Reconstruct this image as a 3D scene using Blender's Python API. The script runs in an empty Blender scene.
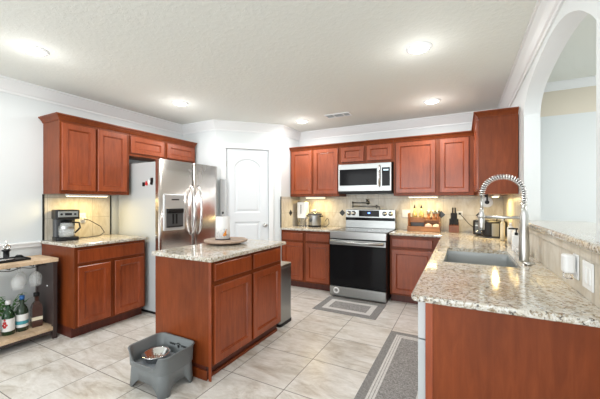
import bpy, bmesh, math, random
from mathutils import Vector, Matrix
random.seed(4)
PI = math.pi
C = bpy.context.scene.collection
S = bpy.context.scene

# ------------------------------------------------------------------ camera
cd = bpy.data.cameras.new('camera'); cam = bpy.data.objects.new('camera', cd); C.objects.link(cam)
cam.location = (0, 0, 1.33); cam.rotation_euler = (PI/2, 0, math.radians(27.9))
cd.sensor_width = 36; cd.lens = 306.5/600*36; cd.shift_y = 2/600; cd.clip_start = .05
S.camera = cam
# ------------------------------------------------------------------ world, light, exposure
w = bpy.data.worlds.new('world'); S.world = w; w.use_nodes = True
w.node_tree.nodes['Background'].inputs[0].default_value = (.93, .97, 1, 1)
w.node_tree.nodes['Background'].inputs[1].default_value = 1.2
S.view_settings.view_transform = 'Standard'; S.view_settings.look = 'None'
S.view_settings.exposure = .08; S.view_settings.gamma = 1; S.view_settings.use_curve_mapping = False

def area(name, loc, rot, sx, sy, power, col=(1, 1, 1), spread=PI):
    l = bpy.data.lights.new(name, 'AREA'); l.shape = 'RECTANGLE'; l.size = sx; l.size_y = sy
    l.energy = power; l.color = col; l.spread = spread
    o = bpy.data.objects.new(name, l); C.objects.link(o); o.location = loc; o.rotation_euler = rot
    return o
LIGHTS = [(-3.0, 1.16), (-3.04, 2.62), (-2.11, 4.05), (-.32, 3.97), (-.30, 2.55)]
CEIL = 2.53
for lx, ly in LIGHTS:
    a = area('downlight_lamp', (lx, ly, CEIL-.045), (0, 0, 0), .13, .13, 11, (1, .985, .96)); a.data.shape = 'DISK'
    pl_ = bpy.data.lights.new('downlight_glow', 'POINT'); pl_.energy = 1.6; pl_.color = (1, .985, .96); pl_.shadow_soft_size = .07
    po = bpy.data.objects.new('downlight_glow', pl_); C.objects.link(po); po.location = (lx, ly, CEIL-.2)
# unseen fill light, added behind the camera to brighten the kitchen
area('rear_fill', (-1.8, -4.2, 1.5), (math.radians(94), 0, math.radians(4)), 5.5, 2.2, 190, (.96, .99, 1))
# room beyond the arch: its own lamp
area('dining_lamp', (2.2, 2.6, 2.4), (0, 0, 0), .8, .8, 30, (1, .97, .92))

# ------------------------------------------------------------------ materials
def mat(name, col=(.8, .8, .8), rough=.5, metal=0, **k):
    m = bpy.data.materials.new(name); m.use_nodes = True
    b = m.node_tree.nodes['Principled BSDF']
    b.inputs['Base Color'].default_value = (*col, 1); b.inputs['Roughness'].default_value = rough
    b.inputs['Metallic'].default_value = metal
    for a, v in k.items(): b.inputs[a.replace('_', ' ')].default_value = v
    return m
def nd(m, t, **k):
    n = m.node_tree.nodes.new(t)
    for a, v in k.items(): setattr(n, a, v)
    return n
def lk(m, a, b): m.node_tree.links.new(a, b)
def bs(m): return m.node_tree.nodes['Principled BSDF']
def coords(m, scale=(1, 1, 1), rot=(0, 0, 0), loc=(0, 0, 0)):
    t = nd(m, 'ShaderNodeTexCoord'); p = nd(m, 'ShaderNodeMapping')
    p.inputs['Scale'].default_value = scale; p.inputs['Rotation'].default_value = rot; p.inputs['Location'].default_value = loc
    lk(m, t.outputs['Object'], p.inputs['Vector']); return p.outputs['Vector']
def noise(m, vec, scale, detail=4, rough=.6, dist=0):
    n = nd(m, 'ShaderNodeTexNoise'); n.inputs['Scale'].default_value = scale; n.inputs['Detail'].default_value = detail
    n.inputs['Roughness'].default_value = rough; n.inputs['Distortion'].default_value = dist
    lk(m, vec, n.inputs['Vector']); return n.outputs['Fac']
def ramp(m, fac, stops):
    r = nd(m, 'ShaderNodeValToRGB'); e = r.color_ramp.elements
    while len(e) < len(stops): e.new(.5)
    for i, (p, c) in enumerate(stops): e[i].position = p; e[i].color = (*c, 1)
    lk(m, fac, r.inputs['Fac']); return r.outputs['Color']
def mix(m, fac, a, b, mode='MIX'):
    x = nd(m, 'ShaderNodeMix', data_type='RGBA', blend_type=mode)
    for s, v in ((x.inputs[0], fac), (x.inputs[6], a), (x.inputs[7], b)):
        if hasattr(v, 'links') or isinstance(v, bpy.types.NodeSocket): lk(m, v, s)
        elif isinstance(v, tuple): s.default_value = (*v, 1)
        else: s.default_value = v
    return x.outputs[2]
def bump(m, fac, strength, dist=.01):
    b = nd(m, 'ShaderNodeBump'); b.inputs['Strength'].default_value = strength; b.inputs['Distance'].default_value = dist
    lk(m, fac, b.inputs['Height']); lk(m, b.outputs['Normal'], bs(m).inputs['Normal'])
def color(m, c): lk(m, c, bs(m).inputs['Base Color'])

M = {}
# cherry stained wood
def wood(name, dark, mid, lite, rough, sc=(9, 9, 1.1)):
    m = mat(name, mid, rough); v = coords(m, sc)
    a = noise(m, v, 3.5, 6, .65, .6); b = noise(m, coords(m, (1, 1, .6)), 3.2, 3, .5)
    c = ramp(m, a, [(.3, dark), (.52, mid), (.75, lite)])
    c2 = ramp(m, b, [(.3, (.72, .68, .66)), (.7, (1.2, 1.15, 1.1))])
    color(m, mix(m, 1.0, c, c2, 'MULTIPLY'))
    return m
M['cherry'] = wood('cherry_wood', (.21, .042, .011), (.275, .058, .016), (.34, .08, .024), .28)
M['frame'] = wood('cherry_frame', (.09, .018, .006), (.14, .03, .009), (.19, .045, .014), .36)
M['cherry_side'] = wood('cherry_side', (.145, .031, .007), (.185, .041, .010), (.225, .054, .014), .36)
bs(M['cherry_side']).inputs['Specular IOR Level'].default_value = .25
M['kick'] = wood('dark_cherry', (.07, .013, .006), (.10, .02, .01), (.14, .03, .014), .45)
M['lightwood'] = wood('pale_wood', (.52, .38, .24), (.66, .51, .35), (.76, .62, .46), .5, (1.2, 9, 9))
M['oak'] = wood('honey_wood', (.22, .09, .03), (.32, .14, .05), (.42, .20, .08), .5, (2, 9, 9))
M['walnut'] = wood('walnut', (.12, .04, .02), (.19, .07, .035), (.26, .1, .05), .45)
M['susan'] = wood('weathered_wood', (.30, .22, .17), (.43, .33, .26), (.55, .45, .36), .55, (2, 12, 12))
# granite
m = mat('granite', (.6, .55, .45), .09); v = coords(m)
big = noise(m, v, 4.5, 6, .65, 1.6); med = noise(m, v, 34, 5, .75, 1.2); fine = noise(m, v, 75, 3, .7, .3)
c = ramp(m, big, [(.3, (.40, .31, .20)), (.42, (.56, .50, .39)), (.55, (.64, .61, .54)), (.68, (.57, .55, .50)), (.8, (.44, .41, .36))])
c = mix(m, ramp(m, med, [(.50, (0, 0, 0)), (.58, (1, 1, 1))]), c, (.33, .27, .19))
c = mix(m, ramp(m, fine, [(.54, (0, 0, 0)), (.62, (1, 1, 1))]), c, (.70, .69, .66))
c = mix(m, ramp(m, noise(m, v, 60, 4, .7, .6), [(.575, (0, 0, 0)), (.63, (1, 1, 1))]), c, (.06, .05, .045))
c = mix(m, ramp(m, noise(m, coords(m, loc=(3, 5, 1)), 45, 4, .7, .6), [(.58, (0, 0, 0)), (.65, (1, 1, 1))]), c, (.25, .16, .08))
color(m, c); M['granite'] = m
# walls / ceiling
m = mat('wall_paint', (.735, .775, .785), .6); bump(m, noise(m, coords(m), 60, 3), .08, .004); M['wall'] = m
m = mat('beige_upper_wall', (.74, .68, .57), .6); M['beige'] = m
m = mat('ceiling_paint', (.80, .82, .78), .75)
bump(m, ramp(m, noise(m, coords(m), 28, 3, .6, .4), [(.45, (0, 0, 0)), (.6, (1, 1, 1))]), .2, .004); M['ceiling'] = m
M['trim'] = mat('trim_white', (.84, .86, .87), .35)
M['door'] = mat('door_white', (.76, .80, .83), .4)
# floor tiles, square grid with dark grout
m = mat('floor_tile', (.6, .56, .5), .28)
v = coords(m, loc=(1.115, -2.335, 0))
br = nd(m, 'ShaderNodeTexBrick'); br.offset = 0; br.offset_frequency = 2; br.squash = 1
br.inputs['Color1'].default_value = (.2, .2, .2, 1); br.inputs['Color2'].default_value = (.9, .9, .9, 1)
br.inputs['Scale'].default_value = 1; br.inputs['Mortar Size'].default_value = .0032; br.inputs['Mortar Smooth'].default_value = .1
br.inputs['Brick Width'].default_value = .472; br.inputs['Row Height'].default_value = .474
lk(m, v, br.inputs['Vector'])
wv = coords(m, (1.0, 2.6, 1))
off = nd(m, 'ShaderNodeVectorMath', operation='ADD')
sc = nd(m, 'ShaderNodeVectorMath', operation='SCALE'); sc.inputs['Scale'].default_value = 9
lk(m, br.outputs['Color'], sc.inputs[0]); lk(m, wv, off.inputs[0]); lk(m, sc.outputs[0], off.inputs[1])
vein = noise(m, off.outputs[0], 2.6, 7, .68, 1.2)
c = ramp(m, vein, [(.32, (.48, .43, .37)), (.44, (.64, .61, .56)), (.55, (.745, .725, .69)), (.72, (.80, .79, .77))])
f2 = noise(m, off.outputs[0], 12, 5, .7, .5)
c = mix(m, 1.0, c, ramp(m, f2, [(.3, (.86, .85, .83)), (.7, (1.06, 1.06, 1.06))]), 'MULTIPLY')
c = mix(m, br.outputs['Fac'], c, (.17, .15, .13))
color(m, c); bump(m, br.outputs['Fac'], -.3, .003); M['floor'] = m
# travertine backsplash: gx = coordinate pair used for the tiles
def splash(name, rot, loc, c0, c1, c2):
    m = mat(name, c1, .35)
    sp_ = nd(m, 'ShaderNodeSeparateXYZ'); cb_ = nd(m, 'ShaderNodeCombineXYZ')
    lk(m, coords(m, loc=loc), sp_.inputs[0]); lk(m, sp_.outputs[1 if rot else 0], cb_.inputs[0]); lk(m, sp_.outputs[2], cb_.inputs[1]); v = cb_.outputs[0]
    b = nd(m, 'ShaderNodeTexBrick'); b.offset = 0; b.inputs['Scale'].default_value = 1
    b.inputs['Color1'].default_value = (.3, .3, .3, 1); b.inputs['Color2'].default_value = (.8, .8, .8, 1)
    b.inputs['Mortar Size'].default_value = .0025; b.inputs['Brick Width'].default_value = .455; b.inputs['Row Height'].default_value = .23
    lk(m, v, b.inputs['Vector'])
    n = noise(m, coords(m, (3, 3, 1.1)), 3.2, 6, .7, 1.3)
    c = ramp(m, n, [(.3, c0), (.5, c1), (.72, c2)])
    c = mix(m, b.outputs['Fac'], c, (.40, .36, .29)); color(m, c); return m
M['splash'] = splash('travertine_tile', False, (.69, 0, -.915), (.47, .41, .31), (.60, .55, .46), (.70, .67, .60))
M['splash_y'] = splash('travertine_tile_side', True, (0, .18, -.915), (.47, .41, .31), (.60, .55, .46), (.70, .67, .60))
# metals etc
def brushed(name, col, rough, sc, amt=.12):
    m = mat(name, col, rough, 1); n = noise(m, coords(m, sc), 3, 3, .6)
    r = nd(m, 'ShaderNodeMapRange'); r.inputs[3].default_value = rough-amt/2; r.inputs[4].default_value = rough+amt
    lk(m, n, r.inputs[0]); lk(m, r.outputs[0], bs(m).inputs['Roughness']); return m
M['steel'] = mat('stainless_steel', (.40, .41, .405), .32, 1)
M['thinglass'] = mat('thin_glass', (.9, .93, .93), .05, Alpha=.2)
M['steel_door'] = brushed('fridge_steel', (.66, .62, .59), .22, (.5, 60, .5))
M['chrome'] = mat('chrome', (.8, .8, .8), .12, 1)
M['nickel'] = mat('brushed_nickel', (.60, .60, .58), .3, 1)
M['darknickel'] = mat('dark_nickel', (.25, .245, .23), .35, 1)
M['sinksteel'] = brushed('sink_steel', (.42, .44, .44), .33, (30, 1, 1))
M['fridgeside'] = mat('fridge_side_grey', (.50, .53, .54), .35)
M['black'] = mat('black_plastic', (.012, .012, .013), .38, Specular_IOR_Level=.25)
M['blackglass'] = mat('black_glass', (.008, .008, .009), .08, Specular_IOR_Level=.1)
M['darktile'] = mat('black_tile', (.012, .012, .012), .3)
M['darkgrey'] = mat('dark_grey_plastic', (.07, .075, .08), .4)
M['darkwood'] = mat('espresso_wood', (.045, .03, .028), .4)
M['white'] = mat('white_plastic', (.83, .84, .84), .35)
M['paper'] = mat('white_paper', (.80, .80, .79), .85)
M['greyplastic'] = mat('grey_plastic', (.165, .18, .185), .4)
M['innergrey'] = mat('pale_grey_plastic', (.38, .41, .45), .35)
M['dispenser'] = mat('dispenser_grey', (.55, .56, .56), .3, .3)
M['greymetal'] = mat('grey_painted_metal', (.55, .57, .58), .4)
M['glass'] = mat('clear_glass', (1, 1, 1), .03, Transmission_Weight=1.0, IOR=1.45)
M['greenglass'] = mat('green_glass', (.03, .10, .04), .06, Transmission_Weight=.45, IOR=1.45)
M['darkglass'] = mat('dark_glass', (.03, .05, .03), .08)
M['brownglass'] = mat('brown_glass', (.06, .022, .016), .1)
M['blue'] = mat('blue_cap', (.02, .12, .35), .35)
M['teal'] = mat('teal_band', (.05, .30, .36), .5)
M['red'] = mat('red_print', (.55, .03, .03), .5)
M['orange'] = mat('orange_print', (.75, .28, .04), .6)
M['leaf'] = mat('leaf_green', (.06, .20, .035), .5)
M['oil'] = mat('golden_oil', (.72, .55, .22), .12, Transmission_Weight=.3)
M['copper'] = mat('brown_spice', (.42, .17, .06), .3)
M['coffee'] = mat('coffee', (.05, .02, .01), .2)
M['garlic'] = mat('pale_rose_ceramic', (.72, .50, .44), .4)
M['cream'] = mat('cream_ceramic', (.75, .68, .52), .4)
M['rug'] = None
def speckle(name, a, b, c_):
    m = mat(name, a, .95); n = noise(m, coords(m), 90, 3, .8)
    color(m, ramp(m, n, [(.35, a), (.5, b), (.65, c_)])); bump(m, n, .5, .004); return m
M['rug'] = speckle('rug_grey', (.15, .145, .14), (.27, .262, .255), (.42, .41, .40))
M['rugedge'] = speckle('rug_edge_grey', (.17, .17, .165), (.23, .225, .22), (.30, .295, .29))
M['rugwhite'] = speckle('rug_white', (.50, .49, .47), (.60, .59, .57), (.68, .67, .65))
def emit(name, col, s):
    m = mat(name, col, .5); bs(m).inputs['Emission Color'].default_value = (*col, 1); bs(m).inputs['Emission Strength'].default_value = s; return m
M['lens'] = emit('lamp_lens', (1, .97, .92), 14)
M['strip'] = emit('strip_lens', (1, .85, .5), 5)
M['led'] = emit('blue_led', (.15, .3, 1), 3)
M['ledwhite'] = emit('white_led', (.6, .8, .9), .5)

# ------------------------------------------------------------------ mesh helpers
class MB:
    def __init__(s): s.b = bmesh.new()
    def _add(s, t, mtx=None, mi=0):
        if mtx: bmesh.ops.transform(t, matrix=mtx, verts=t.verts)
        vm = {v: s.b.verts.new(v.co) for v in t.verts}
        for f in t.faces:
            try:
                g = s.b.faces.new([vm[v] for v in f.verts]); g.smooth = f.smooth; g.material_index = mi
            except ValueError: pass
        t.free(); return s
    def box(s, x0, x1, y0, y1, z0, z1, bev=0, mi=0, mtx=None, seg=2):
        t = bmesh.new(); bmesh.ops.create_cube(t, size=1)
        for v in t.verts: v.co = Vector(((x0+x1)/2+v.co.x*(x1-x0), (y0+y1)/2+v.co.y*(y1-y0), (z0+z1)/2+v.co.z*(z1-z0)))
        if bev:
            bmesh.ops.bevel(t, geom=t.edges[:], offset=bev, segments=seg, affect='EDGES', profile=.5)
            for f in t.faces: f.smooth = False
        return s._add(t, mtx, mi)
    def prism(s, pts, z0, z1, mi=0, mtx=None, bev=0):
        t = bmesh.new(); a = [t.verts.new((x, y, z0)) for x, y in pts]; b = [t.verts.new((x, y, z1)) for x, y in pts]
        n = len(pts)
        for i in range(n): t.faces.new([a[i], a[(i+1) % n], b[(i+1) % n], b[i]])
        t.faces.new(b); t.faces.new(a[::-1]); bmesh.ops.recalc_face_normals(t, faces=t.faces[:])
        if bev:
            es = [e for e in t.edges if abs(e.verts[0].co.z-e.verts[1].co.z) < 1e-6]
            bmesh.ops.bevel(t, geom=es, offset=bev, segments=3, affect='EDGES', profile=.5)
        return s._add(t, mtx, mi)
    def lathe(s, prof, c=(0, 0, 0), n=32, mi=0, mtx=None, smooth=True, sx=1, sy=1):
        t = bmesh.new(); rings = []
        for r, z in prof:
            if r < 1e-5: rings.append([t.verts.new((c[0], c[1], c[2]+z))])
            else: rings.append([t.verts.new((c[0]+sx*r*math.cos(2*PI*i/n), c[1]+sy*r*math.sin(2*PI*i/n), c[2]+z)) for i in range(n)])
        for A, B in zip(rings, rings[1:]):
            for i in range(n):
                a = [A[i % len(A)], A[(i+1) % len(A)], B[(i+1) % len(B)], B[i % len(B)]]
                u = []; [u.append(q) for q in a if q not in u]
                if len(u) > 2:
                    f = t.faces.new(u); f.smooth = smooth
        bmesh.ops.recalc_face_normals(t, faces=t.faces[:])
        return s._add(t, mtx, mi)
    def tube(s, pts, r, n=10, mi=0, closed=False):
        pts = [Vector(p) for p in pts]; N = len(pts); rs = r if isinstance(r, (list, tuple)) else [r]*N
        t = bmesh.new(); rings = []; prev = None
        for i, p in enumerate(pts):
            if closed: d = pts[(i+1) % N]-pts[i-1]
            else: d = pts[min(i+1, N-1)]-pts[max(i-1, 0)]
            d.normalize()
            if prev is None:
                up = Vector((0, 0, 1)) if abs(d.z) < .9 else Vector((1, 0, 0)); x = d.cross(up).normalized()
            else: x = (prev-d*prev.dot(d)).normalized()
            prev = x; y = d.cross(x)
            rings.append([t.verts.new(p+rs[i]*(x*math.cos(2*PI*k/n)+y*math.sin(2*PI*k/n))) for k in range(n)])
        for i in range(N if closed else N-1):
            A, B = rings[i], rings[(i+1) % N]
            for k in range(n):
                f = t.faces.new([A[k], A[(k+1) % n], B[(k+1) % n], B[k]]); f.smooth = True
        if not closed: t.faces.new(rings[0][::-1]); t.faces.new(rings[-1])
        bmesh.ops.recalc_face_normals(t, faces=t.faces[:])
        return s._add(t, None, mi)
    def rings(s, rects, mi=0, mtx=None):
        """loft of rectangles in the xz plane: (x0,x1,z0,z1,y); first and last capped"""
        t = bmesh.new(); R = []
        for x0, x1, z0, z1, y in rects: R.append([t.verts.new(p) for p in ((x0, y, z0), (x1, y, z0), (x1, y, z1), (x0, y, z1))])
        for A, B in zip(R, R[1:]):
            for k in range(4): t.faces.new([A[k], A[(k+1) % 4], B[(k+1) % 4], B[k]])
        t.faces.new(R[0]); t.faces.new(R[-1]); bmesh.ops.recalc_face_normals(t, faces=t.faces[:])
        return s._add(t, mtx, mi)
    def build(s, name, m, parent=None):
        me = bpy.data.meshes.new(name); s.b.to_mesh(me); s.b.free()
        for q in (m if isinstance(m, (list, tuple)) else [m]): me.materials.append(M[q] if isinstance(q, str) else q)
        o = bpy.data.objects.new(name, me); C.objects.link(o)
        if parent: o.parent = parent
        return o
def thing(name, label, cat, loc=(0, 0, 0), rz=0, group=None):
    o = bpy.data.objects.new(name, None); C.objects.link(o); o.empty_display_size = .1
    o.location = loc; o.rotation_euler = (0, 0, rz); o['label'] = label; o['category'] = cat
    if group: o['group'] = group
    return o
def tag(o, label, cat, group=None):
    o['label'] = label; o['category'] = cat
    if group: o['group'] = group
    return o
def struct(o): o['kind'] = 'structure'; return o
def attach(o, par, label=None):          # geometry given in world coordinates becomes a part of par
    bpy.context.view_layer.update(); o.parent = par; o.matrix_parent_inverse = Matrix.Identity(4)
    o.matrix_basis = par.matrix_world.inverted()
    if label: o['label'] = label
    return o
def dup(root, loc, rz=0, label=None, group=None):
    def cp(o, par):
        c = o.copy(); C.objects.link(c); c.parent = par
        for ch in list(o.children): cp(ch, c)
        return c
    r = cp(root, None); r.location = loc; r.rotation_euler = (0, 0, rz)
    if label: r['label'] = label
    if group: r['group'] = group
    return r
def lab(o, l): o['label'] = l; return o
def cyl(r, h): return [(0, 0), (r, 0), (r, h), (0, h)]
def arc(cx, cz, r, a0, a1, n=16): return [(cx+r*math.cos(a0+(a1-a0)*i/n), cz+r*math.sin(a0+(a1-a0)*i/n)) for i in range(n+1)]
def rrect(x0, x1, y0, y1, r, n=6):
    p = []
    for cx, cy, a in ((x1-r, y1-r, 0), (x0+r, y1-r, PI/2), (x0+r, y0+r, PI), (x1-r, y0+r, 1.5*PI)):
        p += [(cx+r*math.cos(a+PI/2*i/n), cy+r*math.sin(a+PI/2*i/n)) for i in range(n+1)]
    return p
ROTX = Matrix.Rotation(PI/2, 4, 'X')      # lathe axis z -> -y  (prism z -> -y)

# ------------------------------------------------------------------ room shell
XL, YB, XR = -3.95, 4.77, .48
A = (-3.25, 3.45); B = (-2.54, 4.16)
struct(MB().box(-4.1, 3.6, -1.4, 4.9, -.08, 0).build('floor', 'floor'))
struct(MB().box(-4.1, 3.6, -1.4, 4.9, CEIL, CEIL+.1).build('ceiling', 'ceiling'))
struct(MB().box(XL-.12, XL, -1.4, 3.45, 0, CEIL).build('wall_left', 'wall'))
struct(MB().box(-2.54, .6, YB, YB+.12, 0, CEIL).build('wall_back', 'wall'))
pw = MB().prism([(XL-.12, 3.45), A, (A[0], 3.55), (XL-.12, 3.55)], 0, CEIL)
struct(pw.build('wall_fridge_side', 'wall'))
struct(MB().prism([(-2.54, 4.16), (-2.54, YB+.12), (-2.64, YB+.12), (-2.64, 4.20)], 0, CEIL).build('wall_pantry_side', 'wall'))
# diagonal pantry wall with door hole (s along wall, local frame)
L = math.hypot(B[0]-A[0], B[1]-A[1]); D0, D1, DH = .15, .802, 2.135
dw = MB().box(0, D0, 0, .1, 0, CEIL).box(D1, L, 0, .1, 0, CEIL).box(D0, D1, 0, .1, DH, CEIL).build('wall_pantry', 'wall')
dw.location = (A[0], A[1], 0); dw.rotation_euler = (0, 0, PI/4); struct(dw)
# right wall with arch over the bar
TH = .115; BZ = 1.13; SP = 2.075; AY0, AY1 = 1.66, 3.306
rw = MB().box(XR, XR+TH, .9, AY1+1.6, 0, BZ)
rw.box(XR, XR+TH, AY1, YB+.12, BZ, CEIL).box(XR, XR+TH, .9, AY0, BZ, CEIL)
NA = 40; ap = []
key = [(3.306, 1.95), (3.306, 2.085), (3.245, 2.185), (3.12, 2.26), (2.95, 2.305), (2.72, 2.338), (2.45, 2.355), (2.25, 2.345), (2.07, 2.308), (1.895, 2.234), (1.76, 2.15), (1.66, 2.066), (1.60, 1.98)]
for a0, a1, a2, a3 in zip(key, key[1:], key[2:], key[3:]):
    for q in range(6):
        u = q/6; ap.append(tuple(.5*(2*a1[k]+(a2[k]-a0[k])*u+(2*a0[k]-5*a1[k]+4*a2[k]-a3[k])*u*u+(3*a1[k]-a0[k]-3*a2[k]+a3[k])*u**3) for k in (0, 1)))
ap.append((1.66, 2.066)); ap[0] = (3.306, 2.085)
t = bmesh.new()
for (y0, z0), (y1, z1) in zip(ap, ap[1:]):
    for x in (XR, XR+TH): t.faces.new([t.verts.new(p) for p in ((x, y0, z0), (x, y1, z1), (x, y1, CEIL), (x, y0, CEIL))])
    f = t.faces.new([t.verts.new(p) for p in ((XR, y0, z0), (XR+TH, y0, z0), (XR+TH, y1, z1), (XR, y1, z1))]); f.smooth = True
bmesh.ops.remove_doubles(t, verts=t.verts, dist=1e-5)
rw._add(t); struct(rw.build('wall_right', 'wall'))
# dining room beyond
struct(MB().box(XR+TH, 3.5, 3.95, 4.05, 0, 2.2).box(XR+TH, 3.5, 3.95, 4.05, 2.2, CEIL, mi=1).build('wall_dining_back', ['wall', 'beige']))  # beige tone on the upper band, plain wall colour below
struct(MB().box(3.5, 3.6, -1.4, 4.05, 0, CEIL).build('wall_dining_right', 'wall'))
# crown moulding: profile (out, down)
CP = [(0, .135), (.012, .135), (.016, .115), (.028, .105), (.05, .07), (.068, .035), (.072, .022), (.085, .018), (.085, 0), (0, 0)]
def crown(p, q, nrm, n, z=CEIL, prof=CP, m='trim', e0=0, e1=0):
    p, q, nrm = Vector((*p, 0)), Vector((*q, 0)), Vector((*nrm, 0)); d = (q-p).normalized()
    t = bmesh.new(); R = []
    for P0, e in ((p, e0), (q, e1)): R.append([t.verts.new(P0+nrm*o+d*(o*e)+Vector((0, 0, z-.0-dn))) for o, dn in prof])
    k = len(prof)
    for i in range(k): t.faces.new([R[0][i], R[0][(i+1) % k], R[1][(i+1) % k], R[1][i]])
    t.faces.new(R[0]); t.faces.new(R[1]); bmesh.ops.recalc_face_normals(t, faces=t.faces[:])
    mb = MB(); mb._add(t); o = mb.build(n, m); return o
tt = math.tan(PI/8); r2 = math.sqrt(.5)
struct(crown((XL, -1.4), (XL, 3.45), (1, 0), 'trim_1', e1=-1))
struct(crown((XL, 3.45), A, (0, -1), 'trim_2', e0=1, e1=tt))
struct(crown(A, B, (r2, -r2), 'trim_3', e0=-tt, e1=tt))
struct(crown(B, (-2.54, YB), (1, 0), 'trim_4', e0=-tt, e1=-1))
struct(crown((-2.54, YB), (XR, YB), (0, -1), 'trim_5', e0=1, e1=-1))
struct(crown((XR, .9), (XR, YB), (-1, 0), 'trim_6', e1=-1))
struct(crown((XR+TH, 3.95), (3.5, 3.95), (0, -1), 'trim_7', prof=[(a_*.6, b_*.6) for a_, b_ in CP]))
# chair rail on the left wall, baseboards
struct(MB().box(XL, XL+.018, -1.4, 1.585, .86, .915, .004).box(XL, XL+.03, -1.4, 1.585, .895, .91, .004).build('trim_8', 'trim'))
struct(MB().box(XL, XL+.015, -1.4, 1.585, 0, .1, .004).build('baseboard_left', 'trim'))
struct(MB().box(XR+TH, 3.5, 3.935, 3.95, 0, .1, .004).build('baseboard_dining', 'trim'))

# ---- pantry door
dr = bpy.data.objects.new('door_1', None); C.objects.link(dr); dr.location = (A[0], A[1], 0); dr.rotation_euler = (0, 0, PI/4); struct(dr)
def door_slab():
    """slab with recessed arched upper and square lower panel; local x along wall, front at -y"""
    b = MB(); x0, x1, z0, z1 = D0+.004, D1-.004, .008, DH-.004; yf = .012
    px0, px1 = x0+.125, x1-.125
    lower = [(px0, .24), (px1, .24), (px1, 1.02), (px0, 1.02)]
    NA_ = 14; upper = [(px0, 1.16), (px1, 1.16)]
    top = [(px1-(px1-px0)*i/NA_, 1.875+.11*(1-(2*i/NA_-1)**2)**.7) for i in range(NA_+1)]
    upper += top
    t = bmesh.new()
    def face(pts): t.faces.new([t.verts.new((x, yf, z)) for x, z in pts])
    face([(x0, z0), (px0, z0), (px0, z1), (x0, z1)]); face([(px1, z0), (x1, z0), (x1, z1), (px1, z1)])
    face([(px0, z0), (px1, z0), (px1, .24), (px0, .24)]); face([(px0, 1.02), (px1, 1.02), (px1, 1.16), (px0, 1.16)])
    for a, c in zip(top, top[1:]): face([a, c, (c[0], z1), (a[0], z1)])
    for poly in (lower, upper):
        cx = sum(p[0] for p in poly)/len(poly); cz = (min(p[1] for p in poly)+max(p[1] for p in poly))/2
        hx = (px1-px0)/2; hz = (max(p[1] for p in poly)-min(p[1] for p in poly))/2
        R = []
        for ins, y in ((0, yf), (.012, yf+.013), (.03, yf+.013), (.055, yf+.003)):
            R.append([t.verts.new((cx+(x-cx)*(hx-ins)/hx, y, cz+(z-cz)*(hz-ins)/hz)) for x, z in poly])
        k = len(poly)
        for P_, Q_ in zip(R, R[1:]):
            for i in range(k): t.faces.new([P_[i], P_[(i+1) % k], Q_[(i+1) % k], Q_[i]])
        t.faces.new(R[-1])
    bmesh.ops.remove_doubles(t, verts=t.verts, dist=1e-5); bmesh.ops.recalc_face_normals(t, faces=t.faces[:])
    b._add(t); b.box(x0, x1, yf+.016, .05, z0, z1); b.box(x0, x0+.03, yf+.001, .05, z0, z1); b.box(x1-.03, x1, yf+.001, .05, z0, z1)
    return b
door_slab().build('door_panel', 'door', dr)
cas = MB().box(D0-.075, D0, -.018, .006, 0, DH, .005).box(D1, D1+.075, -.018, .006, 0, DH, .005).box(D0-.075, D1+.075, -.018, .006, DH, DH+.075, .005)
cas.build('door_frame', 'trim', dr)
kb = MB().lathe([(0, 0), (.028, 0), (.028, .008), (.011, .012), (.011, .035), (.026, .045), (.03, .058), (.024, .07), (0, .073)], mtx=Matrix.Translation((D1-.065, .012, .96)) @ ROTX, n=20)
lab(kb.build('door_handle', 'nickel', dr), 'round brushed metal door knob')
for z in (.25, 1.1, 1.9): MB().box(D0-.008, D0+.008, -.004, .014, z-.045, z+.045, .002).build('hinge', 'nickel', dr)

# ------------------------------------------------------------------ cabinets (local: x width, front faces -y, origin front-left-bottom)
def panel_door(x0, x1, z0, z1, yf, parent, name='door', m='cherry', fw=.055, glue=.019):
    b = MB()
    r = lambda i, y: (x0+i, x1-i, z0+i, z1-i, y)
    fw = min(fw, (z1-z0)*.26)
    b.rings([r(0, yf), r(0, yf-glue+.004), r(.004, yf-glue), r(fw, yf-glue), r(fw+.003, yf-glue+.006), r(fw+.008, yf-glue+.004), r(fw+.012, yf-glue+.013), r(fw+.02, yf-glue+.013)])
    return b.build(name, m, parent)
def slab_drawer(x0, x1, z0, z1, yf, parent, m='cherry'):
    b = MB(); r = lambda i, y: (x0+i, x1-i, z0+i, z1-i, y)
    b.rings([r(0, yf), r(0, yf-.015), r(.006, yf-.019), r(.01, yf-.019)])
    return b.build('drawer', m, parent)
def base_cabinet(label, w_, dep, loc, rz, doors, drawers, h=.885, kick=.1, kickin=.06, sidem='cherry_side', carc=True, group=None):
    t = thing('base_cabinet', label, 'cabinet', loc, rz, group)
    b = MB().box(0, w_, 0.001, dep, kick, h, .0015)
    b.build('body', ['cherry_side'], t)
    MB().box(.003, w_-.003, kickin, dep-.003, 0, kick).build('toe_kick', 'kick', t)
    for x0, x1, z0, z1 in drawers: slab_drawer(x0, x1, z0, z1, 0, t)
    for x0, x1, z0, z1 in doors: panel_door(x0, x1, z0, z1, 0, t)
    return t
CCP = [(0, .06), (.006, .06), (.012, .045), (.03, .02), (.04, .012), (.045, .012), (.045, 0), (0, 0)]
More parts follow.
